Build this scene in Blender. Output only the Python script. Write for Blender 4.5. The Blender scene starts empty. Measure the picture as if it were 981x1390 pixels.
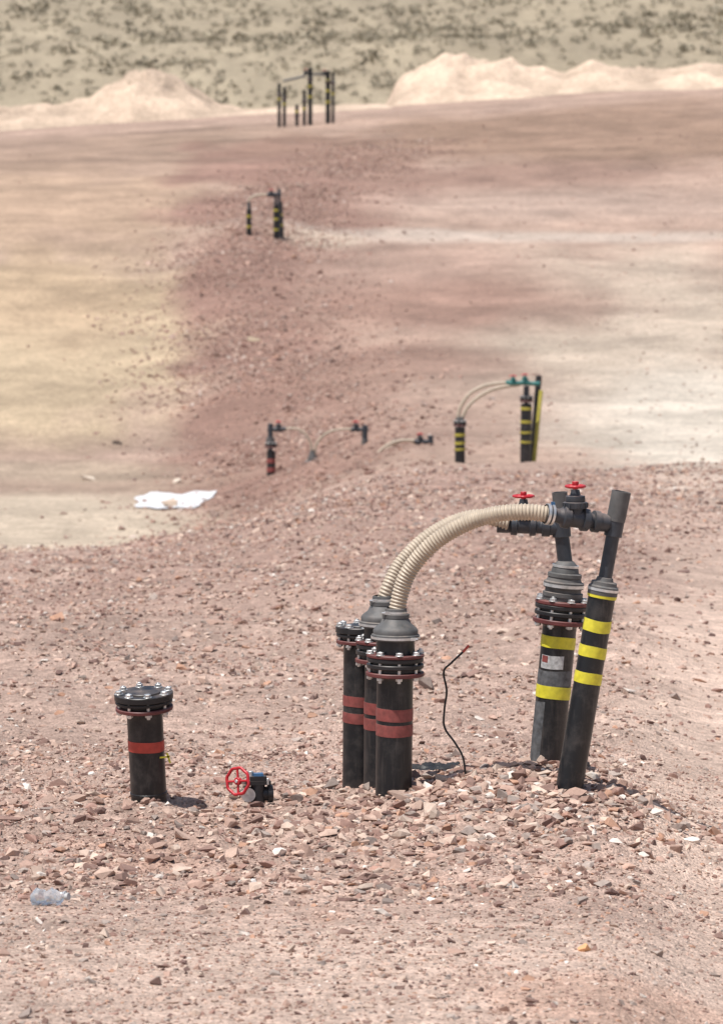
import bpy, bmesh, math, random
import numpy as np
from mathutils import Vector, Matrix
random.seed(7); rng=np.random.default_rng(7)
S=bpy.context.scene
F=6500.0; YH=100.0; CAMZ=3.0
PITCH=math.atan((695-YH)/F)
# ---------------------------------------------------------------- helpers
def ray(px,py):
    a=(px-490.5)/F; b=-(py-695)/F
    c,s=math.cos(PITCH),math.sin(PITCH)
    return a, c+b*s, -s+b*c
def P(px,py,D):
    x,y,z=ray(px,py); k=D/y
    return Vector((x*k,D,CAMZ+z*k))
def lin(c):
    return tuple(((v/255)/12.92 if v/255<=0.04045 else ((v/255+0.055)/1.055)**2.4) for v in c)
def sst(a,b,x):
    t=np.clip((x-a)/(b-a),0,1); return t*t*(3-2*t)
def h2(i,j,s):
    n=(i.astype(np.int64)*374761393+j.astype(np.int64)*668265263+s*974634777)&0xffffffff
    n=((n^(n>>13))*1274126177)&0xffffffff
    n=n^(n>>16)
    return (n&0xffff)/65535.0
def vn(x,y,s=0):
    xi=np.floor(x);yi=np.floor(y);fx=x-xi;fy=y-yi
    fx=fx*fx*(3-2*fx);fy=fy*fy*(3-2*fy)
    xi=xi.astype(np.int64);yi=yi.astype(np.int64)
    a=h2(xi,yi,s);b=h2(xi+1,yi,s);c=h2(xi,yi+1,s);d=h2(xi+1,yi+1,s)
    return (a*(1-fx)+b*fx)*(1-fy)+(c*(1-fx)+d*fx)*fy-0.5
def fbm(x,y,s=0,o=4):
    r=0;a=1
    for k in range(o):
        r=r+a*vn(x*2**k+k*17.3,y*2**k-k*9.1,s+k);a*=0.5
    return r
# ---------------------------------------------------------------- terrain
tab=[(-30,0.5),(8,0.4),(13.7,0.26),(17,0.04),(18.5,-0.05),(19.3,-0.075),(20,-0.065),(20.8,-0.13),(21.8,-0.25),(24,-0.38),(30,-0.62),(40,-1.08),(50,-1.6),(65,-2.4),(72,-2.85),(80,-3.05),(90,-2.95),
(100,-2.6),(110,-2.0),(123,-1.26),(140,-0.3),(160,0.5),(180,1.25),(190,1.5),(205,1.6),(218,1.0),(240,-2),(350,-8),(400,-0.5),(430,3),(500,10.7),(600,26),(800,60),(1500,170),(4000,300)]
_d=np.arange(-30,2000,0.25); _z=np.interp(_d,[t[0] for t in tab],[t[1] for t in tab])
k=np.ones(7)/7; _z2=np.convolve(np.pad(_z,3,'edge'),k,'valid')
RX=[(60,-.2),(74,-1.6),(84,-1.65),(92,-1.9),(105,-2.6),(120,-3.1),(132,-2.3),(146,-1.2),(165,1.0)]
def ridge_x(y): return np.interp(y,[r[0] for r in RX],[r[1] for r in RX])
def height(x,y):
    x=np.asarray(x,float);y=np.asarray(y,float)
    z=np.interp(y,_d,_z2)
    A=np.interp(y,[30,50,68,90,125],[0,.55,1.08,1,0])
    z=z-A*(1-sst(-3.2,1.2,x))
    z=z+0.055*np.clip(x,-40,40)*sst(130,190,y)*(1-sst(215,260,y))
    z=z+0.32*np.exp(-((x-ridge_x(y))/1.3)**2)*sst(84,96,y)*(1-sst(125,160,y))
    # front mound
    sy=np.where(y<20.45,0.85,0.6); sx=np.where(x<.62,.45,.60)
    z=z+0.155*np.exp(-((x-0.62)/sx)**2-((y-20.45)/sy)**2)
    z=z+0.022*np.exp(-((x+1.0)/1.1)**2-((y-20.2)/0.45)**2)
    z=z-0.15*sst(0.98,1.6,x*20/np.maximum(y,5))*(1-sst(40,60,y))
    near=1-sst(22,70,y)
    tr=1-0.8*sst(1.0,1.4,x*20/np.maximum(y,5))*(1-sst(40,60,y))
    lowf=1-0.75*(1-sst(16.2,18,y))
    z=z+near*tr*lowf*(0.075*fbm(x/0.9,y/0.9,3,3)+0.05*fbm(x/0.22,y/0.22,9,3))
    mid=sst(24,34,y)*(1-sst(62,95,y))
    z=z+mid*(0.20*fbm(x/2.2,y/2.6,21,4))*tr
    far=sst(66,90,y)
    z=z+far*0.18*fbm(x/5,y/6,31,5)
    hill=sst(300,420,y)
    z=z+hill*(6*fbm(x/70,y/70,41,4))
    return z
def hit(px,py,d0=11,d1=260):
    D=np.concatenate([np.arange(d0,60,0.05),np.arange(60,d1,0.2)])
    x,y,z=ray(px,py); g=height(x/y*D,D); r=CAMZ+z/y*D
    k=np.nonzero(r<=g)[0]
    d=D[k[0]] if len(k) else D[-1]
    return Vector((x/y*d,d,float(height(np.array([x/y*d]),np.array([d]))[0])))

# ---------------------------------------------------------------- colour zones (world space patches)
zones=[]
def zone(px,py,rx,ry,col,soft=0.35,st=1.0,nz=0.45):
    c=hit(px,py); n=hit(px,py+ry); f=hit(px,py-ry)
    l0=math.log(c.y); a=max(0.004,abs(l0-math.log(n.y))); b=max(0.004,abs(math.log(f.y)-l0))
    zones.append((l0,a,b,lin(col),soft,st,nz,c.x/c.y,rx/F))
TAN=(200,178,149)
zone(80,470,225,150,TAN,.35)
zone(60,400,170,60,(190,164,136),.5,.7)
zone(90,285,240,65,(188,161,137),.5,.85)
zone(150,205,260,24,(170,145,126),.6,.85)
zone(850,480,225,130,(202,184,165),.5)
for a in [(380,610,200,60),(370,540,140,50),(365,470,105,50),(345,400,100,45),(345,340,110,40),(390,285,140,40),(450,235,190,32),(540,200,220,20)]:
    zone(*a,(163,131,117),.4,1.0,.8)  # red-brown band, its colour paled to stand in for distance haze
zone(600,412,210,42,(167,135,120),.5,.9); zone(520,495,150,30,(166,135,120),.5,.9); zone(560,360,150,25,(176,148,133),.5,.7)
zone(640,560,160,50,(182,154,138),.6,.7)
zone(945,575,150,75,(220,207,190),.6)
zone(820,278,270,24,(195,170,154),.6,.9); zone(780,185,340,40,(163,136,117),.5,.95); zone(700,240,220,18,(165,136,121),.6,.85)
zone(760,322,400,7,(206,188,173),.6,.9,.3); zone(430,326,60,12,(200,180,161),.5,.9)
zone(60,708,190,38,(208,190,168),.35); zone(120,655,200,14,(182,158,139),.5,.8); zone(60,640,160,14,(194,174,152),.5,.7)
def zonecolor(x,y):
    n=len(x)
    base=np.empty((n,3))
    g1=np.array(lin((190,163,148)));g2=np.array(lin((189,162,145)))
    t=sst(62,75,y)[:,None]; base[:]=g1*(1-t)+g2*t
    ly=np.log(np.maximum(y,2)); xy=x/np.maximum(y,2)
    w1=fbm(xy*60,ly*14,51,5)+.6*fbm(x/2.0,y/4.0,53,5)
    for (l0,a,b,col,soft,st,nz,u0,ru) in zones:
        dl=ly-l0; dd=np.where(dl>0,dl/b,dl/a)
        r=np.sqrt(((xy-u0)/ru)**2+dd**2)+nz*w1
        m=(1-sst(1-soft,1+soft,r))*st
        m=m*(y<230)
        base=base*(1-m[:,None])+np.array(col)*m[:,None]
    m=sst(32,40,y)*(1-sst(58,72,y))*(1-sst(2.2,4.5,x))*sst(-3.6,-2.2,x+0.9*w1*3)
    m=m*0.6
    base=base*(1-m[:,None])+np.array(lin((168,138,125)))*m[:,None]
    q=x*20/np.maximum(y,5)+0.35*fbm(x/1.2,y/2.0,61,3)
    m=sst(0.95,1.35,q)*(1-sst(34,60,y))*0.9
    base=base*(1-m[:,None])+np.array(lin((218,191,173)))*m[:,None]
    m=(1-sst(15.2,17.3,y+1.2*fbm(x/1.1,y/1.1,63,3)))*0.8
    base=base*(1-m[:,None])+np.array(lin((213,187,170)))*m[:,None]
    m=sst(.12,.4,fbm(x/.8,y/1.6,67,4))*(1-sst(18,20,y))*.4
    base=base*(1-m[:,None])+np.array(lin((198,154,131)))*m[:,None]
    m=sst(240,300,y)
    hc=np.array(lin((173,159,136)))*(1+0.18*fbm(x/25,y/30,77,4)+.2*fbm(x/3,y/4,79,4))[:,None]
    base=base*(1-m[:,None])+hc*m[:,None]
    fa=sst(64,75,y)*(1-sst(225,250,y))
    base=base*(1+0.18*fbm(x/0.6,y/0.9,81,3)*(y<70)+0.2*fbm(x/3,y/4,83,5)+fa*(.20*fbm(x/7,y/1.6,85,5)+.22*fbm(x/.9,y/1.8,87,4)))[:,None]
    return np.clip(base*0.89,0.01,0.9)

# ---------------------------------------------------------------- materials
def newmat(name):
    m=bpy.data.materials.new(name); m.use_nodes=True
    nt=m.node_tree; b=nt.nodes['Principled BSDF']; return m,nt,b
def N(nt,t,**kw):
    n=nt.nodes.new(t)
    for k,v in kw.items():
        if k in n.inputs.keys(): n.inputs[k].default_value=v
        else: setattr(n,k,v)
    return n
def simple(name,col,rough=0.5,metal=0.0,var=0.25,dust=0.25,dcol=(0.42,0.32,0.26),scale=25,bump=0.0,spec=0.5):
    m,nt,b=newmat(name); L=nt.links.new
    tc=N(nt,'ShaderNodeTexCoord'); nz=N(nt,'ShaderNodeTexNoise',Scale=scale,Detail=6.0); L(tc.outputs['Object'],nz.inputs['Vector'])
    mr=N(nt,'ShaderNodeMapRange'); mr.inputs['From Min'].default_value=.3;mr.inputs['From Max'].default_value=.7
    mr.inputs['To Min'].default_value=1-var;mr.inputs['To Max'].default_value=1+var; L(nz.outputs['Fac'],mr.inputs['Value'])
    mul=N(nt,'ShaderNodeVectorMath',operation='SCALE'); mul.inputs[0].default_value=col; L(mr.outputs[0],mul.inputs['Scale'])
    ge=N(nt,'ShaderNodeNewGeometry'); sx=N(nt,'ShaderNodeSeparateXYZ'); L(ge.outputs['Normal'],sx.inputs[0])
    up=N(nt,'ShaderNodeMapRange'); up.inputs['From Min'].default_value=0.1;up.inputs['From Max'].default_value=1.0;up.inputs['To Min'].default_value=0.07;up.inputs['To Max'].default_value=1.0
    L(sx.outputs['Z'],up.inputs['Value'])
    n2=N(nt,'ShaderNodeTexNoise',Scale=scale*0.35,Detail=8.0,Roughness=.7); L(tc.outputs['Object'],n2.inputs['Vector'])
    r2=N(nt,'ShaderNodeMapRange'); r2.inputs['From Min'].default_value=.42;r2.inputs['From Max'].default_value=.75;L(n2.outputs['Fac'],r2.inputs['Value'])
    mm=N(nt,'ShaderNodeMath',operation='MULTIPLY'); L(up.outputs[0],mm.inputs[0]); L(r2.outputs[0],mm.inputs[1])
    m3=N(nt,'ShaderNodeMath',operation='MULTIPLY'); L(mm.outputs[0],m3.inputs[0]); m3.inputs[1].default_value=dust*2; m3.use_clamp=True
    mx=N(nt,'ShaderNodeMix',data_type='RGBA'); L(m3.outputs[0],mx.inputs['Factor']); L(mul.outputs[0],mx.inputs['A']); mx.inputs['B'].default_value=(*dcol,1)
    L(mx.outputs['Result'],b.inputs['Base Color'])
    ra=N(nt,'ShaderNodeMapRange'); ra.inputs['To Min'].default_value=max(rough-.12,.05);ra.inputs['To Max'].default_value=min(rough+.2,1);L(n2.outputs['Fac'],ra.inputs['Value']);L(ra.outputs[0],b.inputs['Roughness'])
    b.inputs['Metallic'].default_value=metal; b.inputs['Specular IOR Level'].default_value=spec
    if bump>0:
        bp=N(nt,'ShaderNodeBump',Strength=bump,Distance=0.003); L(nz.outputs['Fac'],bp.inputs['Height']); L(bp.outputs[0],b.inputs['Normal'])
    return m
def pipemat():
    m,nt,b=newmat('black_hdpe'); L=nt.links.new
    g=N(nt,'ShaderNodeNewGeometry')
    mp=N(nt,'ShaderNodeMapping'); mp.inputs['Scale'].default_value=(60,60,5); L(g.outputs['Position'],mp.inputs[0])
    n1=N(nt,'ShaderNodeTexNoise',Scale=1.0,Detail=6.0,Roughness=.65); L(mp.outputs[0],n1.inputs['Vector'])
    n2=N(nt,'ShaderNodeTexNoise',Scale=9.0,Detail=8.0,Roughness=.7); L(g.outputs['Position'],n2.inputs['Vector'])
    r1=N(nt,'ShaderNodeMapRange'); r1.inputs['From Min'].default_value=.55;r1.inputs['From Max'].default_value=.8;r1.inputs['To Max'].default_value=.28; L(n1.outputs['Fac'],r1.inputs['Value'])
    r2=N(nt,'ShaderNodeMapRange'); r2.inputs['From Min'].default_value=.5;r2.inputs['From Max'].default_value=.8;r2.inputs['To Max'].default_value=.35; L(n2.outputs['Fac'],r2.inputs['Value'])
    ad=N(nt,'ShaderNodeMath',operation='ADD'); L(r1.outputs[0],ad.inputs[0]); L(r2.outputs[0],ad.inputs[1])
    mx=N(nt,'ShaderNodeMix',data_type='RGBA'); L(ad.outputs[0],mx.inputs['Factor']); mx.inputs['A'].default_value=(.011,.012,.014,1); mx.inputs['B'].default_value=(.20,.17,.15,1)
    L(mx.outputs['Result'],b.inputs['Base Color'])
    ro=N(nt,'ShaderNodeMapRange'); ro.inputs['To Min'].default_value=.24; ro.inputs['To Max'].default_value=.52; L(n2.outputs['Fac'],ro.inputs['Value']); L(ro.outputs[0],b.inputs['Roughness'])
    return m
M_black=pipemat()
M_dark=simple('dark_pvc',(0.036,0.042,0.052),0.38,dust=.3,scale=22)
M_blackp=simple('black_flange',(0.014,0.014,0.016),0.40,dust=.22)
M_boot=simple('grey_rubber',(0.10,0.098,0.095),0.6,dust=.3)
M_mar=simple('maroon_ring',(0.13,0.032,0.03),0.5,dust=.25)
M_steel=simple('zinc_bolt',(0.68,0.68,0.67),0.35,metal=.7,dust=.12)
M_yel=simple('yellow_tape',(0.72,0.64,0.04),0.45,dust=.6,var=.15,scale=40)
M_yeld=simple('faded_yellow_tape',(0.42,0.36,0.05),0.5,dust=.3,var=.15)
M_red=simple('red_tape',(0.25,0.06,0.052),0.5,dust=.5,var=.25,scale=40)
M_redb=simple('bright_red_tape',(0.48,0.06,0.04),0.45,dust=.3,var=.2)
M_hand=simple('red_handwheel',(0.50,0.02,0.03),0.35,dust=.12,var=.1)
M_hose=simple('beige_hose',(0.47,0.39,0.295),0.45,dust=.25,dcol=(.40,.32,.25),var=.15)
M_white=simple('white_label',(0.46,0.46,0.45),0.5,dust=.4,var=.35,scale=60)
M_blue=simple('blue_plastic',(0.05,0.16,0.32),0.4,dust=.25)
M_teal=simple('teal_valve',(0.03,0.18,0.165),0.4,dust=.3)
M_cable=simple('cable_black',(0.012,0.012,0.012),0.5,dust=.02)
M_sheet=simple('white_sheet',(0.68,0.68,0.68),0.6,dust=.1)
M_scuff=simple('scuffed_grey',(0.10,0.105,0.11),0.55,dust=.6,scale=40,var=.5)

def groundmat(name):
    m,nt,b=newmat(name); L=nt.links.new
    tc=N(nt,'ShaderNodeNewGeometry')
    at=N(nt,'ShaderNodeAttribute',attribute_name='Col')
    src=at.outputs['Color']
    vo=N(nt,'ShaderNodeTexVoronoi',Scale=80.0); L(tc.outputs['Position'],vo.inputs['Vector'])
    vo2=N(nt,'ShaderNodeTexVoronoi',Scale=30.0); L(tc.outputs['Position'],vo2.inputs['Vector'])
    vo3=N(nt,'ShaderNodeTexVoronoi',Scale=7.0); L(tc.outputs['Position'],vo3.inputs['Vector'])
    nz=N(nt,'ShaderNodeTexNoise',Scale=9.0,Detail=10.0,Roughness=.72); L(tc.outputs['Position'],nz.inputs['Vector'])
    nl=N(nt,'ShaderNodeTexNoise',Scale=.9,Detail=8.0,Roughness=.7); L(tc.outputs['Position'],nl.inputs['Vector'])
    def rng_(o,a,bb,c,d):
        r=N(nt,'ShaderNodeMapRange');r.inputs['From Min'].default_value=a;r.inputs['From Max'].default_value=bb;r.inputs['To Min'].default_value=c;r.inputs['To Max'].default_value=d;L(o,r.inputs['Value']);return r.outputs[0]
    def sepr(v):
        q=N(nt,'ShaderNodeSeparateColor'); L(v.outputs['Color'],q.inputs[0]); return q.outputs[0]
    f=rng_(sepr(vo),0,1,.76,1.18)
    f2=rng_(sepr(vo2),0,1,.84,1.12)
    f5=rng_(sepr(vo3),0,1,.90,1.08)
    f3=rng_(nz.outputs['Fac'],.3,.7,.72,1.22)
    f4=rng_(nl.outputs['Fac'],.3,.7,.84,1.14)
    def mul(a,c):
        q=N(nt,'ShaderNodeMath',operation='MULTIPLY');L(a,q.inputs[0]);L(c,q.inputs[1]);return q.outputs[0]
    ff=mul(mul(mul(f,f2),mul(f3,f4)),f5)
    vm=N(nt,'ShaderNodeVectorMath',operation='SCALE'); L(src,vm.inputs[0]); L(ff,vm.inputs['Scale'])
    L(vm.outputs[0],b.inputs['Base Color'])
    b.inputs['Roughness'].default_value=.95; b.inputs['Specular IOR Level'].default_value=.15
    h=N(nt,'ShaderNodeMath',operation='MULTIPLY_ADD'); L(vo.outputs['Distance'],h.inputs[0]); h.inputs[1].default_value=-.5
    L(nz.outputs['Fac'],h.inputs[2])
    bp=N(nt,'ShaderNodeBump',Strength=.9,Distance=0.024); L(h.outputs[0],bp.inputs['Height']); L(bp.outputs[0],b.inputs['Normal'])
    return m
M_ground=groundmat('ground_gravel_soil')
def stonemat():
    m,nt,b=newmat('stone'); L=nt.links.new
    at=N(nt,'ShaderNodeAttribute',attribute_name='Col'); g=N(nt,'ShaderNodeNewGeometry')
    nz=N(nt,'ShaderNodeTexNoise',Scale=45.0,Detail=8.0,Roughness=.7); L(g.outputs['Position'],nz.inputs['Vector'])
    r=N(nt,'ShaderNodeMapRange');r.inputs['From Min'].default_value=.3;r.inputs['From Max'].default_value=.7;r.inputs['To Min'].default_value=.78;r.inputs['To Max'].default_value=1.2;L(nz.outputs['Fac'],r.inputs['Value'])
    vm=N(nt,'ShaderNodeVectorMath',operation='SCALE'); L(at.outputs['Color'],vm.inputs[0]); L(r.outputs[0],vm.inputs['Scale']); L(vm.outputs[0],b.inputs['Base Color'])
    b.inputs['Roughness'].default_value=.85; b.inputs['Specular IOR Level'].default_value=.25
    bp=N(nt,'ShaderNodeBump',Strength=.5,Distance=.006); L(nz.outputs['Fac'],bp.inputs['Height']); L(bp.outputs[0],b.inputs['Normal'])
    return m
M_stone=stonemat()

def mesh_np(name,V,Fa,mat,colors=None,smooth=True):
    me=bpy.data.meshes.new(name); k=Fa.shape[1]
    me.vertices.add(len(V)); me.vertices.foreach_set('co',np.asarray(V,np.float32).ravel())
    me.loops.add(Fa.size); me.loops.foreach_set('vertex_index',Fa.astype(np.int32).ravel())
    me.polygons.add(len(Fa)); me.polygons.foreach_set('loop_start',np.arange(0,Fa.size,k,dtype=np.int32))
    me.polygons.foreach_set('use_smooth',np.full(len(Fa),smooth))
    me.update(calc_edges=True)
    if colors is not None:
        a=me.color_attributes.new('Col','FLOAT_COLOR','POINT')
        c=np.ones((len(V),4),np.float32); c[:,:3]=colors; a.data.foreach_set('color',c.ravel())
    me.materials.append(mat)
    ob=bpy.data.objects.new(name,me); S.collection.objects.link(ob); return ob
def gridfaces(nr,nc):
    i=np.arange(nr-1)[:,None]*nc+np.arange(nc-1)[None,:]
    i=i.ravel(); return np.stack([i,i+1,i+1+nc,i+nc],1)
rows=np.concatenate([np.linspace(-20,11,24)[:-1],np.linspace(11,26,430)[:-1],np.geomspace(26,240,600)[:-1],np.geomspace(240,1900,130)])
u=np.linspace(-1,1,561); uu=np.sign(u)*np.abs(u)**1.7
W=5+0.42*np.maximum(rows,0)
X=(W[:,None]*uu[None,:]); Y=np.repeat(rows[:,None],len(u),1)
x=X.ravel();y=Y.ravel(); z=height(x,y)
mesh_np('ground',np.stack([x,y,z],1),gridfaces(len(rows),len(u)),M_ground,zonecolor(x,y))

# ---------------------------------------------------------------- rocks
def rock_templates(n=16):
    T=[]
    for i in range(n):
        bm=bmesh.new()
        for k in range(random.randint(9,14)):
            v=Vector((random.gauss(0,1),random.gauss(0,1),random.gauss(0,1))).normalized()*random.uniform(.7,1.15)
            bm.verts.new((v.x,v.y,v.z))
        bmesh.ops.convex_hull(bm,input=bm.verts[:])
        for v in [v for v in bm.verts if not v.link_faces]: bm.verts.remove(v)
        bmesh.ops.recalc_face_normals(bm,faces=bm.faces[:])
        bmesh.ops.triangulate(bm,faces=bm.faces[:])
        bm.verts.index_update()
        T.append((np.array([v.co[:] for v in bm.verts]),np.array([[v.index for v in f.verts] for f in bm.faces])))
        bm.free()
    return T
TEMPL=rock_templates()
palette=np.array([lin(c) for c in [(184,153,137),(163,130,117),(197,169,152),(146,118,107),(211,186,168),(176,160,149),(122,97,89),(202,180,163),(153,138,129),(228,216,204),(188,147,123)]])
pw=np.array([.19,.15,.15,.11,.10,.07,.06,.07,.05,.03,.04]);pw/=pw.sum()
def build_rocks(name,x,y,r,cols=None,sink=.25,flat=(.45,.85)):
    n=len(x); z=height(x,y)
    q=rng.normal(size=(n,4)); q/=np.linalg.norm(q,axis=1)[:,None]
    a,b,c,d=q.T
    R=np.empty((n,3,3))
    R[:,0,0]=1-2*(c*c+d*d);R[:,0,1]=2*(b*c-a*d);R[:,0,2]=2*(b*d+a*c)
    R[:,1,0]=2*(b*c+a*d);R[:,1,1]=1-2*(b*b+d*d);R[:,1,2]=2*(c*d-a*b)
    R[:,2,0]=2*(b*d-a*c);R[:,2,1]=2*(c*d+a*b);R[:,2,2]=1-2*(b*b+c*c)
    sc=np.stack([r*rng.uniform(.8,1.3,n),r*rng.uniform(.7,1.1,n),r*rng.uniform(.5,.95,n)],1)
    fl=rng.uniform(*flat,n)
    if cols is None:
        cols=palette[rng.choice(len(palette),n,p=pw)]*rng.uniform(.76,1.14,n)[:,None]*0.90
    t=rng.integers(0,len(TEMPL),n)
    Vs=[];Fs=[];Cs=[];off=0
    for k,(TV,TF) in enumerate(TEMPL):
        ix=np.nonzero(t==k)[0]
        if not len(ix): continue
        V=TV[None]*sc[ix][:,None,:]
        V=np.einsum('nij,nkj->nki',R[ix],V)
        V[:,:,2]*=fl[ix][:,None]
        V[:,:,0]+=x[ix][:,None];V[:,:,1]+=y[ix][:,None];V[:,:,2]+=(z[ix]+r[ix]*fl[ix]*(0.8-2*sink)*.7)[:,None]
        Fk=TF[None]+(np.arange(len(ix))*len(TV))[:,None,None]+off
        Vs.append(V.reshape(-1,3));Fs.append(Fk.reshape(-1,3));Cs.append(np.repeat(cols[ix],len(TV),0)); off+=len(ix)*len(TV)
    return mesh_np(name,np.concatenate(Vs),np.concatenate(Fs),M_stone,np.concatenate(Cs),smooth=False)
def scatter(n,d0,d1,margin=.6,k=.085):
    y=rng.uniform(d0,d1,n); x=rng.uniform(-1,1,n)*(k*y+margin); return x,y
def track(x,y): return sst(0.95,1.35,x*20/y)
XS=[];YS=[];RS=[]
def addr(x,y,r,keep):
    m=rng.uniform(0,1,len(x))<keep; XS.append(x[m]);YS.append(y[m]);RS.append(r[m])
x,y=scatter(62000,12.5,24); addr(x,y,rng.lognormal(math.log(.0065),.4,len(x)),np.where(y<17,.65,.95)*(1-.45*track(x,y)))
x,y=scatter(21000,13,24); r=np.clip(rng.lognormal(math.log(.0132),.4,len(x)),.008,.034); addr(x,y,r,(1-.85*track(x,y))*np.where(y<17,.22,1)*np.clip(.75+1.1*fbm(x/.5,y/.5,91,3),.1,1))
x,y=scatter(3900,16.2,20.9); r=np.clip(rng.lognormal(math.log(.023),.38,len(x)),.013,.05); addr(x,y,r,(1-.95*track(x,y))*sst(16.2,18.4,y)*np.clip(.6+1.3*fbm(x/.7,y/.7,93,3),.05,1))
x=rng.normal(.6,.5,1700);y=rng.normal(19.8,.5,1700); addr(x,y,np.clip(rng.lognormal(math.log(.022),.42,1700),.011,.048),1-.6*track(x,y))
x,y=scatter(600,21,24); addr(x,y,rng.uniform(.015,.028,600),1-.95*track(x,y))
x,y=scatter(78000,23,66,1.2); r=np.clip(rng.lognormal(math.log(.0135),.42,len(x))*(1+(y-23)/70),.008,.055); addr(x,y,r,(1-.8*track(x,y)*(1-sst(40,60,y)))*np.clip(.8+.9*fbm(x/1.2,y/1.5,95,3),.1,1))
x,y=scatter(900,26,70,1.5); r=np.clip(rng.lognormal(math.log(.034),.3,len(x)),.025,.075); addr(x,y,r,(1-.95*track(x,y)*(1-sst(40,60,y)))*sst(-4.5,-2.5,x))
build_rocks('gravel_rocks',np.concatenate(XS),np.concatenate(YS),np.concatenate(RS))
XS=[];YS=[];RS=[]
n=42000; y=rng.uniform(66,165,n); x=ridge_x(y)+rng.normal(.15,1.25,n)+.8*fbm(y/6,y*0,99,2); r=np.clip(rng.lognormal(math.log(.034),.4,n),.015,.11)
addr(x,y,r,np.clip(.7+1.2*fbm(x/2,y/3,97,3),0.05,1)*np.where(y>140,.5,1)*np.where(y<82,.45,1))
x,y=scatter(9000,68,190,3,.09); addr(x,y,np.clip(rng.lognormal(math.log(.028),.4,len(x)),.015,.09),.5*sst(-4,-1,x)+.08)
xx=np.concatenate(XS);yy=np.concatenate(YS);rr=np.concatenate(RS)
cc=palette[rng.choice(len(palette),len(xx),p=pw)]; cc=.5*cc+.5*np.array(lin((166,134,120)))
build_rocks('rubble_ridge',xx,yy,rr,cols=cc*rng.uniform(.74,1.12,len(xx))[:,None]*.88)
def stone(px,py,r,col,name='stone'):
    h=hit(px,py); build_rocks(name,np.array([h.x]),np.array([h.y]),np.array([r]),np.array([lin(col)])*.9,flat=(.55,.6))
for a in [(470,1224,.042,(120,94,86)),(395,1230,.028,(135,110,100)),(205,1172,.048,(165,132,116)),(232,1172,.038,(140,112,100)),(95,1222,.03,(190,168,152)),
          (620,1056,.035,(205,178,165)),(600,1098,.030,(220,204,194)),(510,1182,.038,(185,145,128)),(60,1090,.05,(170,144,130)),(105,1088,.055,(178,150,134)),(135,1092,.045,(160,132,118)),(20,1094,.04,(172,146,132)),
          (792,1292,.03,(228,172,124)),(345,1200,.030,(228,222,215)),(850,1180,.03,(210,174,154)),(728,1158,.03,(150,118,106)),(640,1145,.03,(200,182,167)),(820,1135,.033,(190,154,137)),(770,1110,.036,(176,136,118)),(690,1080,.034,(170,135,120)),
          (345,463,.2,(190,170,145)),(120,652,.2,(225,208,188)),(230,689,.2,(215,192,170)),(240,655,.12,(220,204,186)),(160,604,.13,(80,68,60)),(375,490,.12,(130,98,90))]:
    stone(*a)

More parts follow.
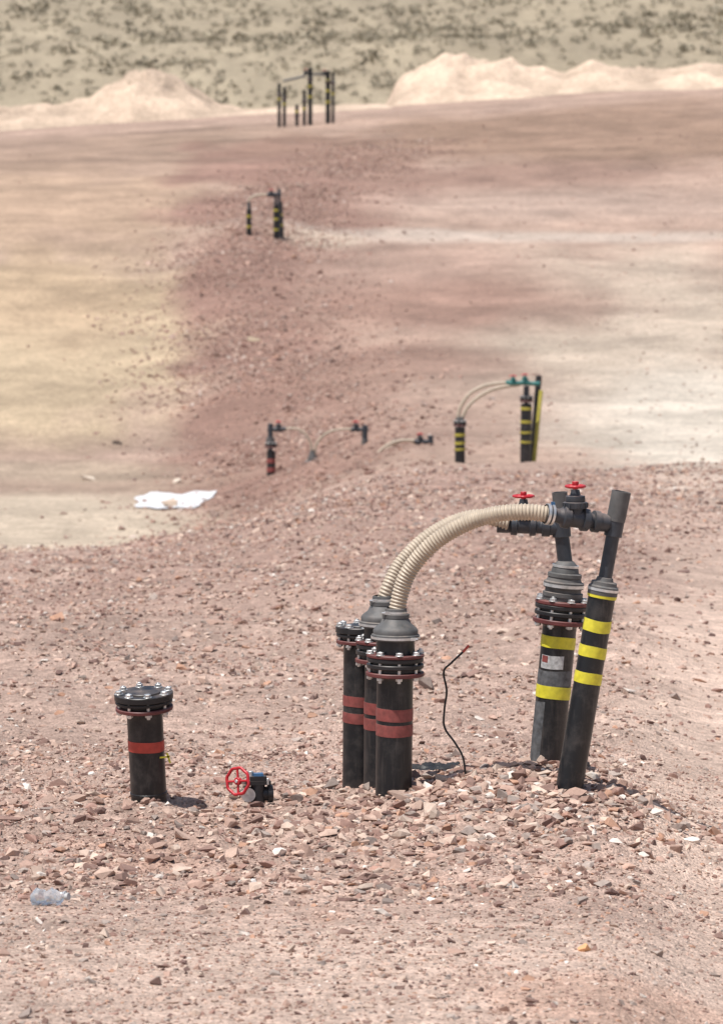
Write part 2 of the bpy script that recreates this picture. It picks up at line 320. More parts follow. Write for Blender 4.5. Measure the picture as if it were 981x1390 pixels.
# ---------------------------------------------------------------- mesh builder
def frame(d):
    u=d.normalized(); t=Vector((0,-1,0)); e2=(t-u*t.dot(u))
    if e2.length<1e-3: e2=Vector((1,0,0))
    e2.normalize(); e1=e2.cross(u).normalized(); return u,e1,e2
class Bd:
    def __init__(s): s.v=[];s.f=[];s.mi=[];s.mats=[]
    def m(s,mat):
        if mat not in s.mats: s.mats.append(mat)
        return s.mats.index(mat)
    def lathe(s,A,d,prof,mat,seg=40,a0=0,a1=360,wob=0):
        u,e1,e2=frame(d); full=abs(a1-a0)>=360; n=seg if full else seg+1; k=len(s.v); mi=s.m(mat)
        ph=random.uniform(0,6.28)
        for (t,r) in prof:
            for i in range(n):
                a=math.radians(a0+(a1-a0)*i/seg)
                tt=t+wob*(math.sin(a+ph)+.35*math.sin(3*a+ph*2))
                p=A+u*tt+(e1*math.cos(a)+e2*math.sin(a))*r; s.v.append(p)
        for j in range(len(prof)-1):
            for i in range(n if full else n-1):
                i2=(i+1)%n
                s.f.append((k+j*n+i,k+j*n+i2,k+(j+1)*n+i2,k+(j+1)*n+i)); s.mi.append(mi)
        return s
    def cyl(s,A,d,t0,t1,r,mat,seg=32,bev=.0015):
        s.lathe(A,d,[(t0,0.0005),(t0,r-bev),(t0+bev,r),(t1-bev,r),(t1,r-bev),(t1,0.0005)],mat,seg)
    def tube(s,pts,rad,mat,seg=16,closed=False,cap=True):
        k=len(s.v);mi=s.m(mat);n=len(pts)
        prev=None
        for i,p in enumerate(pts):
            if closed: d=(pts[(i+1)%n]-pts[i-1])
            else: d=pts[min(i+1,n-1)]-pts[max(i-1,0)]
            d.normalize()
            if prev is None:
                e1=d.orthogonal().normalized()
            else:
                e1=(prev-d*prev.dot(d)).normalized()
            prev=e1; e2=d.cross(e1); r=rad[i] if hasattr(rad,'__len__') else rad
            for j in range(seg):
                a=2*math.pi*j/seg; s.v.append(p+(e1*math.cos(a)+e2*math.sin(a))*r)
        for i in range(n if closed else n-1):
            i2=(i+1)%n
            for j in range(seg):
                j2=(j+1)%seg
                s.f.append((k+i*seg+j,k+i*seg+j2,k+i2*seg+j2,k+i2*seg+j));s.mi.append(mi)
        if cap and not closed:
            s.f.append(tuple(k+j for j in range(seg)));s.mi.append(mi)
            s.f.append(tuple(k+(n-1)*seg+j for j in range(seg)));s.mi.append(mi)
    def box(s,C,ax,sz,mat):
        k=len(s.v);mi=s.m(mat);X_,Y_,Z_=ax
        for dx in(-1,1):
            for dy in(-1,1):
                for dz in(-1,1): s.v.append(C+X_*dx*sz[0]/2+Y_*dy*sz[1]/2+Z_*dz*sz[2]/2)
        for q in [(0,1,3,2),(4,6,7,5),(0,4,5,1),(2,3,7,6),(0,2,6,4),(1,5,7,3)]: s.f.append(tuple(k+i for i in q));s.mi.append(mi)
    def bolts(s,A,d,R,t0,t1,n=8,ph=.3,rb=.0075,rn=.0142):
        u,e1,e2=frame(d)
        for i in range(n):
            a=2*math.pi*i/n+ph; c=A+(e1*math.cos(a)+e2*math.sin(a))*R
            s.cyl(c,d,t0-.014-random.uniform(0,.010),t1+.013+random.uniform(0,.009),rb,M_steel,10,.001)
            s.cyl(c,d,t0-.012,t0-.0005,rn,M_steel,6,.001); s.cyl(c,d,t1+.0035,t1+.0145,rn,M_steel,6,.001)
            s.cyl(c,d,t1+.0005,t1+.003,rn*1.3,M_steel,14,.0005)
    def band(s,A,d,t0,t1,r,mat,wob=.0015,a0=0,a1=360):
        s.lathe(A,d,[(t0,r-.001),(t0,r+.0016),((t0+t1)/2,r+.0022),(t1,r+.0016),(t1,r-.001)],mat,48,a0,a1,wob)
    def wheel(s,C,d,R,mat,rt=.006,sp=5,hub=.010):
        u,e1,e2=frame(d)
        nseg=48
        pts=[C+(e1*math.cos(2*math.pi*i/nseg)+e2*math.sin(2*math.pi*i/nseg))*R*(1+.035*math.cos(i*2*math.pi/nseg*8)) for i in range(nseg)]
        s.tube(pts,rt,mat,10,closed=True)
        for i in range(sp):
            a=2*math.pi*i/sp+.3; s.tube([C-u*.003,C+(e1*math.cos(a)+e2*math.sin(a))*R],rt*.75,mat,8)
        s.cyl(C,d,-.012,.008,hub,mat,16)
        s.cyl(C,d,.008,.013,hub*.5,M_steel,6)
    def make(s,name):
        me=bpy.data.meshes.new(name); me.from_pydata([tuple(v) for v in s.v],[],s.f)
        for m in s.mats: me.materials.append(m)
        me.polygons.foreach_set('material_index',s.mi)
        bm=bmesh.new();bm.from_mesh(me);bmesh.ops.recalc_face_normals(bm,faces=bm.faces[:]);bm.to_mesh(me);bm.free()
        me.shade_smooth(); me.set_sharp_from_angle(angle=math.radians(38))
        ob=bpy.data.objects.new(name,me);S.collection.objects.link(ob);return ob
def spline(pts,n=30):
    out=[]
    p=[pts[0]*2-pts[1]]+list(pts)+[pts[-1]*2-pts[-2]]
    for i in range(1,len(p)-2):
        for k in range(n):
            t=k/n;a,b,c,d=p[i-1:i+3]
            out.append(.5*((2*b)+(c-a)*t+(2*a-5*b+4*c-d)*t*t+(-a+3*b-3*c+d)*t**3))
    out.append(pts[-1]);return out
def resample(pts,step):
    L=[0]
    for a,b in zip(pts,pts[1:]): L.append(L[-1]+(b-a).length)
    n=max(4,int(L[-1]/step)); out=[]
    A=np.array([p[:] for p in pts]);ts=np.linspace(0,L[-1],n+1)
    return [Vector(tuple(np.interp(t,L,A[:,k]) for k in range(3))) for t in ts]
def hose(b,pts,r,pitch=.0145,mat=None):
    p=resample(spline(pts),pitch/6)
    rad=[r*(1+.07*math.sin(2*math.pi*i/6)) for i in range(len(p))]
    b.tube(p,rad,mat or M_hose,20)
def capped(name,bx,by,tx,ty,D,r,R,bands,Dt=None,extra=None):
    Dt=Dt or D
    A=P(bx,by,D);T=P(tx,ty,Dt); d=(T-A); Ln=d.length;b=Bd()
    top=Ln
    b.lathe(A,d,[(-.25,r),(top-.06,r)],M_black,48)
    b.lathe(A,d,[(top-.085,r+.0005),(top-.08,r+.006),(top-.04,r+.012)],M_black,48)
    b.cyl(A,d,top-.080,top-.064,R-.003,M_mar,56,.003)
    b.cyl(A,d,top-.0635,top-.050,R*.80,M_blackp,48,.002)
    b.cyl(A,d,top-.0495,top-.037,R*.97,M_blackp,56,.002)
    b.cyl(A,d,top-.0365,top-.034,R*.82,M_boot,48,.0005)
    b.cyl(A,d,top-.0335,top-.006,R,M_blackp,56,.003)
    b.cyl(A,d,top-.0065,top,R*.62,M_blackp,48,.003)
    b.bolts(A,d,R*.85,top-.080,top-.006,8,.2)
    for (y0,y1,m) in bands:
        f=lambda yy:(by-yy)/(by-ty)*Ln
        b.band(A,d,f(y1),f(y0),r,m,.003)
    if extra: extra(b,A,d,Ln)
    return b.make(name)
def ex1(b,A,d,Ln):
    q=P(229,1029,19.93); b.box(q,(Vector((.9,0,.3)).normalized(),Vector((0,1,0)),Vector((-.3,0,.9)).normalized()),(.008,.003,.045),M_yel)
    q=P(221,1028,19.93); b.box(q,(Vector((1,0,.1)).normalized(),Vector((0,1,0)),Vector((0,0,1))),(.06,.003,.007),M_yel)
    b.lathe(A,d,[(.05,.0752),(.052,.0785),(.062,.0785),(.064,.0752)],M_black,48)
capped('capped_flange_pipe',203,1094,195,938,20.0,.0755,.124,[(1003,1017,M_redb)],extra=ex1,Dt=19.95)
capped('capped_flange_pipe',488,1080,490,848,20.55,.075,.110,[(943,957,M_red),(965,979,M_red)])
def riser(name,bx,by,tx,fy0,fy1,D,r,R,bands):
    A=P(bx,by,D);T=P(tx,fy1,D); d=T-A; L0=d.length; s=D/F;b=Bd();u=d.normalized()
    b.lathe(A,d,[(-.3,r),(L0+.02,r)],M_black,48)
    b.lathe(A,d,[(L0-.012,r+.0005),(L0-.006,r+.006),(L0+.01,r+.01)],M_black,48)
    H=(fy1-fy0)*s
    b.cyl(A,d,L0,L0+.17*H,R-.001,M_mar,56,.003)
    b.cyl(A,d,L0+.175*H,L0+.33*H,R*.82,M_blackp,48,.002)
    b.cyl(A,d,L0+.335*H,L0+.52*H,R*.97,M_blackp,56,.003)
    b.cyl(A,d,L0+.60*H,L0+.78*H,R*.96,M_blackp,56,.003); b.cyl(A,d,L0+.525*H,L0+.595*H,R*.8,M_boot,48,.001)
    b.cyl(A,d,L0+.785*H,L0+.92*H,R*.98,M_mar,56,.003)
    b.bolts(A,d,R*.86,L0,L0+.92*H,8,.15)
    t=L0+.95*H
    b.lathe(A,d,[(t-.01,r+.006),(t+.03,r+.005),(t+.07,r+.004),(t+.072,r+.004)],M_black,48)
    t+=.062
    b.lathe(A,d,[(t-.008,.082),(t-.006,.098),(t+.004,.102),(t+.016,.100),(t+.02,.094),(t+.034,.095),(t+.045,.088),(t+.062,.066),(t+.085,.055),(t+.09,.050)],M_boot,48)
    b.lathe(A,d,[(t-.0,.1022),(t-.0,.1038),(t+.010,.1038),(t+.010,.1022)],M_steel,48)
    b.lathe(A,d,[(t+.085,.052),(t+.087,.057),(t+.102,.057),(t+.104,.048),(t+.125,.045),(t+.127,.040)],M_boot,40)
    b.lathe(A,d,[(t+.105,.0465),(t+.105,.049),(t+.114,.049),(t+.114,.0465)],M_steel,40)
    u_,e1,e2=frame(d)
    for (k_,tt,rr_) in [(1,t+.109,.049),(-1,t+.005,.104)]:
        c=A+u*tt+e1*k_*rr_*.7+e2*rr_*.75
        b.box(c,(e1,e2,u),(.022,.012,.012),M_steel); b.cyl(c-e1*.02,e1,0,.045,.004,M_steel,8,.0005)
    for (y0,y1,m) in bands:
        f=lambda yy:(by-yy)*s*1.0
        b.band(A,d,f(y1),f(y0),r,m,.002)
    b.make(name)
    return A+u*(t+.125)
topC=riser('flanged_hose_riser_pipe',534,1078,536,884,917,20.0,.0765,.124,[(958,975,M_red),(980,996,M_red)])
topB=riser('flanged_hose_riser_pipe',517,1085,519,866,899,20.36,.0765,.118,[(950,966,M_red),(972,988,M_red)])
b=Bd(); hose(b,[topC-Vector((0,0,.03)),P(545,800,20.0),P(557,772,19.99),P(586,739,19.97),P(625,714,19.95),P(668,699,19.93),P(712,695,19.92),P(750,699,19.92)],.0345)
b.make('corrugated_hose')
b=Bd(); hose(b,[topB-Vector((0,0,.03)),P(528,795,20.36),P(543,766,20.38),P(574,734,20.4),P(611,711,20.42),P(650,701,20.43),P(690,710,20.43)],.0315)
b.make('corrugated_hose')

def valve(b,C,hd,sc=1.0,wheelR=.037,body=M_dark,tilt=Vector((0,0,1))):
    b.lathe(C,hd,[(-.075*sc,.001),(-.075*sc,.030*sc),(-.060*sc,.034*sc),(-.055*sc,.046*sc),(-.030*sc,.048*sc),(-.026*sc,.038*sc),(.026*sc,.038*sc),(.030*sc,.048*sc),(.055*sc,.046*sc),(.060*sc,.034*sc),(.075*sc,.030*sc),(.075*sc,.001)],body,32)
    b.lathe(C,tilt,[(0,.034*sc),(.040*sc,.034*sc),(.042*sc,.048*sc),(.066*sc,.050*sc),(.069*sc,.040*sc),(.074*sc,.042*sc),(.092*sc,.040*sc),(.096*sc,.022*sc),(.118*sc,.017*sc),(.118*sc,.001)],body,32)
    for i in range(12):
        a=i*math.pi/6; u,e1,e2=frame(tilt)
        b.box(C+tilt*.054*sc+(e1*math.cos(a)+e2*math.sin(a))*.050*sc,((e1*math.cos(a)+e2*math.sin(a)),(e2*math.cos(a)-e1*math.sin(a)),u),(.006*sc,.008*sc,.02*sc),body)
    W_=C+tilt*(.132*sc)
    b.cyl(C,tilt,.11*sc,.14*sc,.007*sc,M_steel,10)
    b.wheel(W_,tilt,wheelR,M_hand,.0065*sc,5,.012*sc)
    b.cyl(W_,tilt,.006*sc,.02*sc,.014*sc,M_hand,14)
def ring_flange(b,A,d,L0,H,R):
    b.cyl(A,d,L0,L0+.17*H,R,M_mar,56,.003)
    b.cyl(A,d,L0+.175*H,L0+.30*H,R*.82,M_blackp,48,.002)
    b.cyl(A,d,L0+.305*H,L0+.47*H,R*.97,M_blackp,56,.003)
    b.cyl(A,d,L0+.475*H,L0+.55*H,R*.8,M_boot,48,.001)
    b.cyl(A,d,L0+.555*H,L0+.72*H,R*.97,M_blackp,56,.003)
    b.cyl(A,d,L0+.725*H,L0+.87*H,R*.98,M_mar,56,.003)
    b.bolts(A,d,R*.87,L0,L0+.87*H,8,.35)
D1=20.45; s1=D1/F
A=P(740,1046,D1); T=P(759.5,846,D1); d=T-A; L0=d.length; u=d.normalized(); b=Bd(); r=.0735
fy=lambda yy:(1046-yy)*s1*1.004
b.lathe(A,d,[(-.3,r-.002),(L0+.02,r)],M_black,48)
b.lathe(A,d,[(L0-.014,r+.0005),(L0-.006,r+.006),(L0+.01,r+.01)],M_black,48)
ring_flange(b,A,d,L0,.115,.118)
t=L0+.104
b.lathe(A,d,[(t-.01,.082),(t+.012,.082),(t+.014,.086),(t+.03,.087),(t+.033,.078),(t+.048,.078),(t+.05,.086),(t+.075,.087),(t+.08,.076),(t+.095,.070),(t+.098,.074),(t+.112,.073),(t+.116,.060),(t+.13,.058),(t+.15,.050),(t+.165,.036),(t+.168,.030)],M_boot,48)
b.lathe(A,d,[(t+.055,.0868),(t+.055,.0885),(t+.068,.0885),(t+.068,.0868)],M_steel,48)
b.lathe(A,d,[(t+.14,.0555),(t+.14,.0575),(t+.15,.0575),(t+.15,.0505)],M_steel,40)
b.band(A,d,fy(876),fy(860),r,M_yel,.003); b.band(A,d,fy(945),fy(928),r,M_yel,.002)
b.band(A,d,fy(903),fy(885),r,M_white,.003,30,112); b.lathe(A,d,[(fy(895),r+.003),(fy(886),r+.003)],M_red,24,34,58,.003)
b.band(A,d,fy(927),fy(906),r-.0012,M_scuff,.004,0,165)
b.band(A,d,fy(1040),fy(950),r-.0018,M_scuff,.003,5,62)
tA=A+u*(t+.165)
nk=P(762,716,D1)
b.lathe(tA-u*.02,nk-tA,[(0,.032),((nk-tA).length+.02,.031)],M_dark,28)
up=P(759,668,D1)
b.cyl(nk-Vector((0,0,.04)),up-nk,0,.085,.040,M_dark,32)
b.lathe(nk,up-nk,[(.04,.034),((up-nk).length,.033),((up-nk).length,.028),(.05,.028)],M_boot,28)
hd=(P(700,714,D1)-nk).normalized()
b.lathe(nk,hd,[(0,.036),(.05,.036),(.052,.042),(.085,.042),(.087,.030),((P(676,711,D1)-nk).length,.030)],M_dark,28)
Cv=P(710,713,D1); valve(b,Cv,hd,.95,.041)
b.cyl(P(690,711,D1),hd,0,.05,.040,M_dark,28)
b.make('valve_standpipe')
D2=20.0
A=P(771,1076,D2); T=P(818,800,D2); d=T-A; L0=d.length; u=d.normalized(); b=Bd(); r=.0575
kk=L0/(1076-800); fy=lambda yy:(1076-yy)*kk
b.lathe(A,d,[(-.3,r),(L0,r)],M_black,44)
for y0,y1 in [(840,856),(876,891),(912,927)]: b.band(A,d,fy(y1),fy(y0),r,M_yel,.003)
b.band(A,d,fy(811),fy(806),r+.003,M_yel,.001)
b.lathe(A,d,[(L0-.025,r+.0005),(L0-.022,r+.006),(L0+.012,r+.006),(L0+.018,r-.002),(L0+.032,r-.004),(L0+.036,.038),(L0+.05,.034),(L0+.052,.030)],M_boot,44)
b.lathe(A,d,[(L0-.005,r+.006),(L0-.005,r+.008),(L0+.006,r+.008),(L0+.006,r+.006)],M_steel,44)
te=P(834,712,D2); tA=A+u*(L0+.03)
b.lathe(tA,te-tA,[(0,.029),((te-tA).length,.029)],M_dark,28)
b.cyl(te-(te-tA).normalized()*.05,te-tA,0,.085,.038,M_dark,32)
o=P(843,667,D2); b.lathe(te,o-te,[(.015,.040),((o-te).length,.0405),((o-te).length,.034),(.03,.034)],M_boot,32)
e=P(750,699,19.92); hd=(te-e).normalized()
b.lathe(e,hd,[(-.035,.040),(-.03,.042),(.0,.042),(.002,.030),((te-e).length,.030)],M_dark,28)
b.lathe(e,hd,[(-.032,.0425),(-.032,.0445),(-.02,.0445),(-.02,.0425)],M_steel,28); b.lathe(e,hd,[(-.012,.0425),(-.012,.0445),(-.002,.0445),(-.002,.0425)],M_steel,28)
b.box(e+Vector((0,-.005,.048)),(hd,Vector((0,1,0)),Vector((0,0,1))),(.018,.014,.014),M_blue)
Cv=e+hd*.10; valve(b,Cv,hd,1.02,.037)
b.lathe(e,hd,[(.178,.030),(.18,.046),(.205,.046),(.207,.040),(.245,.036),(.25,.030)],M_dark,28)
b.make('valve_standpipe')

b=Bd(); pts=[P(632,1056,20.1),P(628,1028,20.1),P(617,1008,20.1),P(603,987,20.1),P(603,962,20.1),P(606,938,20.1),P(602,912,20.1),P(612,900,20.1),P(628,885,20.1)]
b.tube(spline(pts,8),.0045,M_cable,8); b.tube(spline([pts[-1],P(636,876,20.1)],4),.0055,M_redb,8); b.make('bent_wire')
def ground_patch(name,px,py,w,dd,mat,h=.03,seed=5,n=30,freq=.22,ab=True,irr=.35):
    c=hit(px,py); t=np.linspace(0,2*math.pi,73)[:-1]; rr=np.linspace(0,1,n)
    T_,R_=np.meshgrid(t,rr)
    edge=1+irr*fbm(np.cos(T_)*2+seed,np.sin(T_)*2,seed,4)
    X=R_*np.cos(T_)*edge*w/2+c.x;Y=R_*np.sin(T_)*edge*dd/2+c.y
    nn=fbm(X.ravel()/(w*freq),Y.ravel()/(w*freq),seed,4)
    Z=height(X.ravel(),Y.ravel())+h*.3+h*(np.abs(nn) if ab else nn*.3)
    idx=np.arange(n*72).reshape(n,72); i2=np.roll(idx,-1,1)
    Fq=np.stack([idx[:-1].ravel(),i2[:-1].ravel(),i2[1:].ravel(),idx[1:].ravel()],1)
    return mesh_np(name,np.stack([X.ravel(),Y.ravel(),Z],1),Fq,mat)
ground_patch('dark_ground_patch',590,1046,.24,.4,M_cable,.035,5)  # low, uneven black patch laid over the ground beside the pipe bases
ground_patch('white_plastic_sheet',240,684,1.25,3.6,M_sheet,.07,11,freq=.6,ab=False,irr=.4)

# ---- small buried valve with red handwheel
b=Bd(); Dv=20.0
C=P(350,1074,Dv); ax=(Vector((1,.15,0)).normalized(),Vector((-.15,1,0)).normalized(),Vector((0,0,1)))
b.lathe(C-Vector((.055,0,.012)),ax[0],[(0,.001),(0,.036),(.018,.038),(.02,.030),(.095,.030),(.097,.038),(.118,.037),(.118,.001)],M_blackp,28)
b.cyl(C+Vector((0,0,-.09)),ax[2],0,.122,.030,M_blackp,28)
b.box(C+Vector((0,0,.038)),ax,(.105,.06,.016),M_blackp); b.box(C+Vector((0,0,.056)),ax,(.07,.05,.018),M_blackp) 
b.box(C+Vector((.002,-.005,.072)),ax,(.04,.03,.012),M_blue); b.cyl(C+Vector((-.03,0,.06)),ax[2],0,.026,.012,M_steel,12)
for sx in(-1,1): b.cyl(C+Vector((sx*.043,-.02,.03)),ax[2],0,.028,.006,M_steel,8)
b.lathe(C+Vector((-.04,-.035,-.01)),-ax[1],[(0,.03),(.01,.03),(.01,.001)],M_steel,20)
wd=Vector((-.55,-.80,.12)).normalized(); Wc=P(323,1059,Dv)+Vector((0,-.03,0))
b.tube([C+Vector((-.01,0,.035)),Wc],.009,M_steel,12); b.wheel(Wc,wd,.056,M_hand,.0068,4,.016)
b.make('handwheel_valve')

m,nt,bb=newmat('clear_plastic'); bb.inputs['Base Color'].default_value=(.82,.86,.9,1);bb.inputs['Transmission Weight'].default_value=.75;bb.inputs['Roughness'].default_value=.12;bb.inputs['IOR'].default_value=1.3
h=hit(62,1228); b=Bd(); dv=Vector((.85,-.5,.10)).normalized()
b.lathe(h+Vector((-.04,0,.026)),dv,[(0,.001),(0,.026),(.01,.029),(.03,.022),(.04,.029),(.055,.020),(.07,.028),(.085,.022),(.1,.027),(.12,.018),(.13,.012),(.14,.012)],m,28)
for i,v in enumerate(b.v):
    v.z+=.006*math.sin(v.x*130)+.004*math.sin(v.y*170+v.x*60); v.y+=.006*math.sin(v.x*90+1)
b.cyl(h+Vector((-.04,0,.026)),dv,.135,.15,.0135,M_white,18); b.make('crushed_plastic_bottle')

# ---------------------------------------------------------------- distant wellheads
def simplepipe(b,px,y0,y1,D,rpx,bands=(),tx=None,mat=None,col=M_yel):
    tx=tx if tx is not None else px; s=D/F
    A=P(px,y1,D);T=P(tx,y0,D);d=T-A;L=d.length; r=rpx*s
    b.lathe(A,d,[(-.8,r),(L-.004,r),(L,r*.9),(L,.001)],mat or M_black,20)
    for a,c in bands: b.band(A,d,(y1-c)*s,(y1-a)*s,r+.002,col,.002)
    return A,d,L
def mini_flange(b,px,py,D,rpx,mat=M_blackp):
    A=P(px,py,D); Z=Vector((0,0,1)); r=rpx*D/F
    b.cyl(A,Z,0,.02,r,M_mar,24); b.cyl(A,Z,.022,.04,r,mat,24); b.cyl(A,Z,.05,.07,r,mat,24); b.bolts(A,Z,r*.85,0,.07,8)
def hp(b,a,c,D,rpx,mat=M_dark):
    A=P(a[0],a[1],D);C=P(c[0],c[1],D); b.cyl(A,C-A,0,(C-A).length,rpx*D/F,mat,18)
D=72
b=Bd(); simplepipe(b,624,580,616,D,7,[(588,592),(599,603),(608,611)],col=M_yeld); simplepipe(b,624,566,582,D,5.5,mat=M_boot); mini_flange(b,624,578,D,9)
b.make('distant_hose_riser_pipe')
b=Bd()
hose(b,[P(621,568,D),P(625,552,D),P(638,534,D),P(660,523,D),P(690,519,D)],.027,.03); b.make('distant_corrugated_hose')
b=Bd(); hose(b,[P(627,568,D+.3),P(635,552,D+.3),P(652,537,D+.3),P(674,527,D+.3),P(705,522,D+.3)],.027,.03); b.make('distant_corrugated_hose')
b=Bd(); simplepipe(b,713,548,620,D,7.5,[(552,556),(570,574),(585,588),(598,601)],tx=714,col=M_yeld); simplepipe(b,714,524,550,D,4.0,mat=M_dark); mini_flange(b,714,545,D,9)
b.cyl(P(714,546,D),Vector((0,0,1)),0,.1,.08,M_boot,20)
hp(b,(686,519),(732,521),D,3.0,M_teal); X1=Vector((1,0,0)); valve(b,P(696,520,D),X1,.85,.055,M_teal); valve(b,P(712,519,D-.1),X1,.9,.055,M_teal)
simplepipe(b,722,510,622,D+.3,4.2,tx=731); b.make('distant_valve_standpipe')
b=Bd(); simplepipe(b,725,530,622,D+.2,2.6,tx=734,mat=M_yeld); b.make('distant_marker_post')
D=80
b=Bd(); simplepipe(b,368,612,660,D,6.0,[(622,628),(634,640)],col=M_red); simplepipe(b,367,575,612,D,3.6,mat=M_dark); mini_flange(b,368,607,D,8); b.cyl(P(367,605,D),Vector((0,0,1)),0,.14,.072,M_boot,20)
hp(b,(363,583),(388,582),D,3); valve(b,P(378,583,D),X1,1,.05); b.make('distant_valve_standpipe')
b=Bd(); simplepipe(b,424,628,652,D,7); mini_flange(b,424,632,D,10); b.lathe(P(424,626,D),Vector((0,0,1)),[(0,.08),(.05,.085),(.12,.05),(.18,.045)],M_boot,20)
b.make('distant_hose_riser_pipe')
b=Bd(); hose(b,[P(386,582,D),P(402,582,D),P(415,590,D),P(422,604,D),P(424,620,D)],.020,.03); b.make('distant_corrugated_hose')
b=Bd(); hose(b,[P(427,620,D),P(430,602,D),P(442,589,D),P(460,583,D),P(484,583,D)],.020,.03); b.make('distant_corrugated_hose')
b=Bd(); simplepipe(b,495,577,600,D,3.8,mat=M_dark); simplepipe(b,495,612,642,D,6.5); simplepipe(b,495,596,614,D,4.5,mat=M_boot); mini_flange(b,495,614,D,8.5); hp(b,(476,583),(500,583),D,3); valve(b,P(483,583,D),X1,1,.055); b.make('distant_valve_standpipe')
D=77
b=Bd(); simplepipe(b,584,591,632,D,3.8,mat=M_dark); hp(b,(562,599),(588,600),D,3.2); valve(b,P(570,600,D),X1,1,.055); b.make('distant_valve_standpipe')
b=Bd(); simplepipe(b,508,622,642,D,6); b.make('distant_hose_riser_pipe')
for o_ in (0,6):
    b=Bd(); hose(b,[P(506+o_,628,D+o_*.05),P(514+o_,614,D+o_*.05),P(528+o_,603,D+o_*.05),P(545+o_,598,D+o_*.05),P(564,598+o_*.5,D+o_*.05)],.024,.03); b.make('distant_corrugated_hose')
D=122
b=Bd(); simplepipe(b,338,284,330,D,3.4,[(292,295),(306,309)],col=M_yeld); simplepipe(b,338,274,286,D,2.6,mat=M_boot); b.make('distant_hose_riser_pipe')
b=Bd(); hose(b,[P(337,276,D),P(340,269,D),P(350,265,D),P(366,264,D)],.032,.04); b.make('distant_corrugated_hose')
b=Bd(); simplepipe(b,375,278,328,D,3.8,[(284,287),(296,299),(310,313)],col=M_yeld); simplepipe(b,382,274,328,D+.4,3.5,[(290,293),(304,307)],tx=380,col=M_yeld); hp(b,(362,264),(382,263),D,2.4); simplepipe(b,379,256,280,D,2.2,mat=M_dark); simplepipe(b,374,262,280,D,2.0,mat=M_dark); valve(b,P(368,265,D),X1,1.1,.07,M_dark); b.make('distant_valve_standpipe')
D=178
for (px,y0,r_,bs) in [(379,113,2.3,[(133,136)]),(386,118,2.3,[(140,143)]),(413,122,2.3,[(146,149)]),(421,92,3.0,[(116,119),(130,133)]),(445,96,3.2,[(108,111),(122,125),(137,140)]),(452,98,2.1,[(126,129)]),(403,142,2.4,[(150,153)])]:
    b=Bd(); simplepipe(b,px,y0,172,D,r_,bs,col=M_yeld); mini_flange(b,px,y0+16,D,r_+1.2)
    b.make('distant_flanged_pipe')
b=Bd(); hp(b,(384,110),(415,103),D,1.6,M_dark); hp(b,(421,101),(447,101),D,1.6,M_dark); valve(b,P(415,100,D),X1,1.2,.08); valve(b,P(440,101,D),X1,1.2,.08); b.make('distant_valve_manifold')

# ---------------------------------------------------------------- spoil piles
def pile(name,sil,D0,depth,seed):
    xs=[(p[0]-490.5)/F*D0 for p in sil]; zs=[CAMZ-(p[1]-YH)/F*D0 for p in sil]
    nx,ny=420,90
    gx=np.linspace(xs[0],xs[-1],nx); gy=np.linspace(-1,1,ny)
    crest=np.interp(gx,xs,zs)
    kk=np.ones(9)/9; crest=np.convolve(np.pad(crest,4,'edge'),kk,'valid')
    X=np.repeat(gx[None],ny,0);Yy=D0+gy[:,None]*depth+0*X
    g=height(X.ravel(),Yy.ravel()).reshape(X.shape)
    base=g-.25
    hgt=np.maximum(crest[None]-base,0.05)
    prof=np.clip(1-np.abs(gy)**1.25,0,1)[:,None]
    nzv=fbm(X.ravel()/1.1,Yy.ravel()/1.1,seed,5).reshape(X.shape); nz2=np.abs(fbm(X.ravel()/2.5,Yy.ravel()/5,seed+5,4)).reshape(X.shape)
    Z=base+hgt*prof*(1+.26*nzv-.30*nz2+.10)
    endf=np.minimum(1,np.minimum((gx-gx[0]),(gx[-1]-gx))/1.0)[None]
    Z=base+(Z-base)*endf
    col=np.array(lin((226,201,177)))[None]*(1+.4*nzv.ravel()+.2*fbm(X.ravel()/4,Z.ravel()*1.5,seed+9,4))[:,None]*.84
    return mesh_np(name,np.stack([X.ravel(),Yy.ravel(),Z.ravel()],1),gridfaces(ny,nx),M_ground,np.clip(col,0.02,.85))
pile('spoil_pile',[(-260,168),(-180,150),(-60,138),(20,143),(90,140),(125,136),(150,114),(180,95),(205,95),(235,105),(270,120),(295,140),(330,148),(420,143),(520,140),(560,150)],201,4.5,101)
pile('spoil_pile',[(505,150),(526,128),(545,108),(575,94),(610,80),(650,77),(680,83),(715,98),(760,100),(800,88),(840,92),(890,96),(940,90),(985,88),(1060,96),(1180,104),(1300,120)],206,5.5,131)

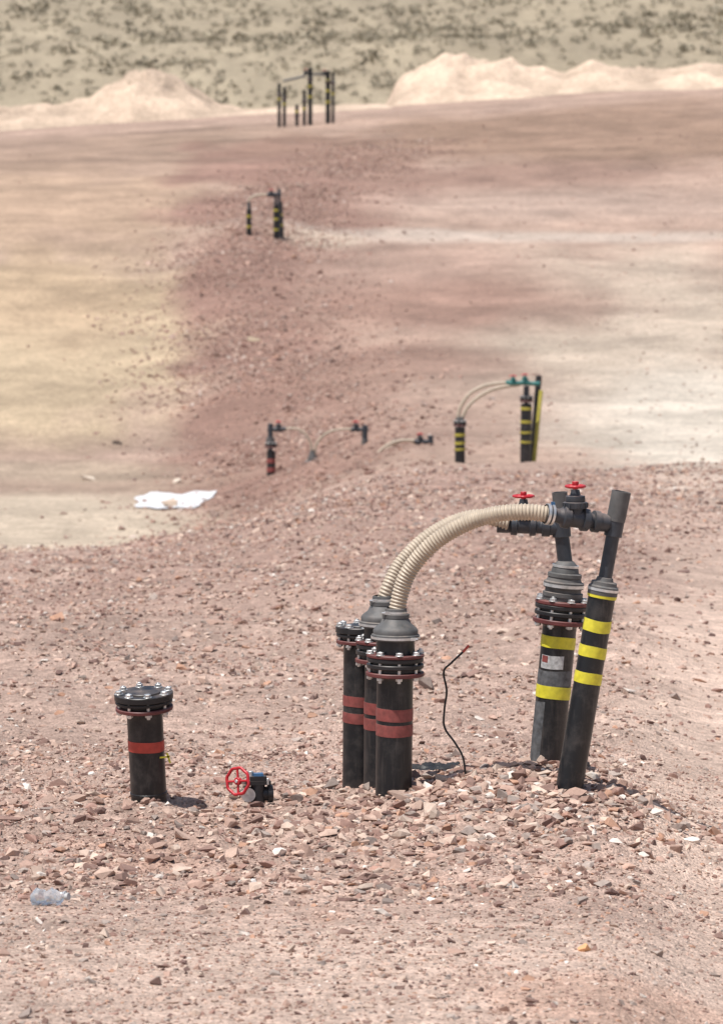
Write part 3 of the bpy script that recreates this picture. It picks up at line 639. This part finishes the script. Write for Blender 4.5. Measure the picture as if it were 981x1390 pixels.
# ---------------------------------------------------------------- desert shrubs on the hillside
n=9500; y=rng.uniform(375,640,n); x=rng.uniform(-1,1,n)*(.11*y+10)
keep=rng.uniform(0,1,n)<np.clip(.8+.5*fbm(x/9,y/14,140,3),.15,1); x=x[keep];y=y[keep];n=len(x)
r=np.clip(rng.lognormal(math.log(.42),.35,n),.15,1.0); z=height(x,y)
K=22
ph=rng.uniform(0,2*math.pi,(n,K)); ct=rng.uniform(0.02,1,(n,K)); st=np.sqrt(1-ct**2); rad=r[:,None]*rng.uniform(.55,1.05,(n,K))
cx=x[:,None]+rad*st*np.cos(ph); cyy=y[:,None]+rad*st*np.sin(ph); cz=z[:,None]+rad*ct*1.0
sz=r[:,None]*rng.uniform(.25,.45,(n,K))
V=np.empty((n,K,3,3))
for j in range(3):
    dv=rng.normal(size=(n,K,3)); dv/=np.linalg.norm(dv,axis=2)[:,:,None]
    V[:,:,j,0]=cx+dv[:,:,0]*sz;V[:,:,j,1]=cyy+dv[:,:,1]*sz;V[:,:,j,2]=cz+dv[:,:,2]*sz
tone=rng.uniform(.75,1.3,(n,1,1,1))*rng.uniform(.75,1.2,(n,K,1,1))
C=np.array(lin((146,137,118)))[None,None,None]*tone*np.ones((n,K,3,1))
mesh_np('desert_shrubs',V.reshape(-1,3),np.arange(n*K*3).reshape(-1,3),M_stone,np.clip(C.reshape(-1,3),0,1),smooth=False)

# ---------------------------------------------------------------- light
w=bpy.data.worlds.new('World'); S.world=w; w.use_nodes=True
nt=w.node_tree; bg=nt.nodes['Background']; sky=nt.nodes.new('ShaderNodeTexSky'); sky.sky_type='NISHITA'; sky.sun_disc=False
EL=math.radians(70); sv=Vector((-.76*math.cos(EL),-.65*math.cos(EL),math.sin(EL))).normalized()
sky.sun_elevation=EL; sky.sun_rotation=math.atan2(sv.x,sv.y); sky.dust_density=2.0
nt.links.new(sky.outputs[0],bg.inputs[0]); bg.inputs[1].default_value=.11
sl=bpy.data.lights.new('Sun','SUN'); sl.energy=5.0; sl.angle=math.radians(.5); sl.color=(1,.97,.93)
so=bpy.data.objects.new('sun',sl); S.collection.objects.link(so); so.rotation_euler=(-sv).to_track_quat('-Z','Y').to_euler()
# ---------------------------------------------------------------- camera
cd=bpy.data.cameras.new('Camera'); co=bpy.data.objects.new('camera',cd); S.collection.objects.link(co)
co.location=(0,0,CAMZ); co.rotation_euler=(math.radians(90)-PITCH,0,0)
cd.sensor_fit='VERTICAL'; cd.sensor_height=36; cd.lens=36*F/1390; cd.clip_end=5000; cd.clip_start=.5
cd.dof.use_dof=True; cd.dof.focus_distance=20.1; cd.dof.aperture_fstop=8
S.camera=co
S.view_settings.view_transform='Standard'; S.view_settings.look='None'; S.view_settings.exposure=0
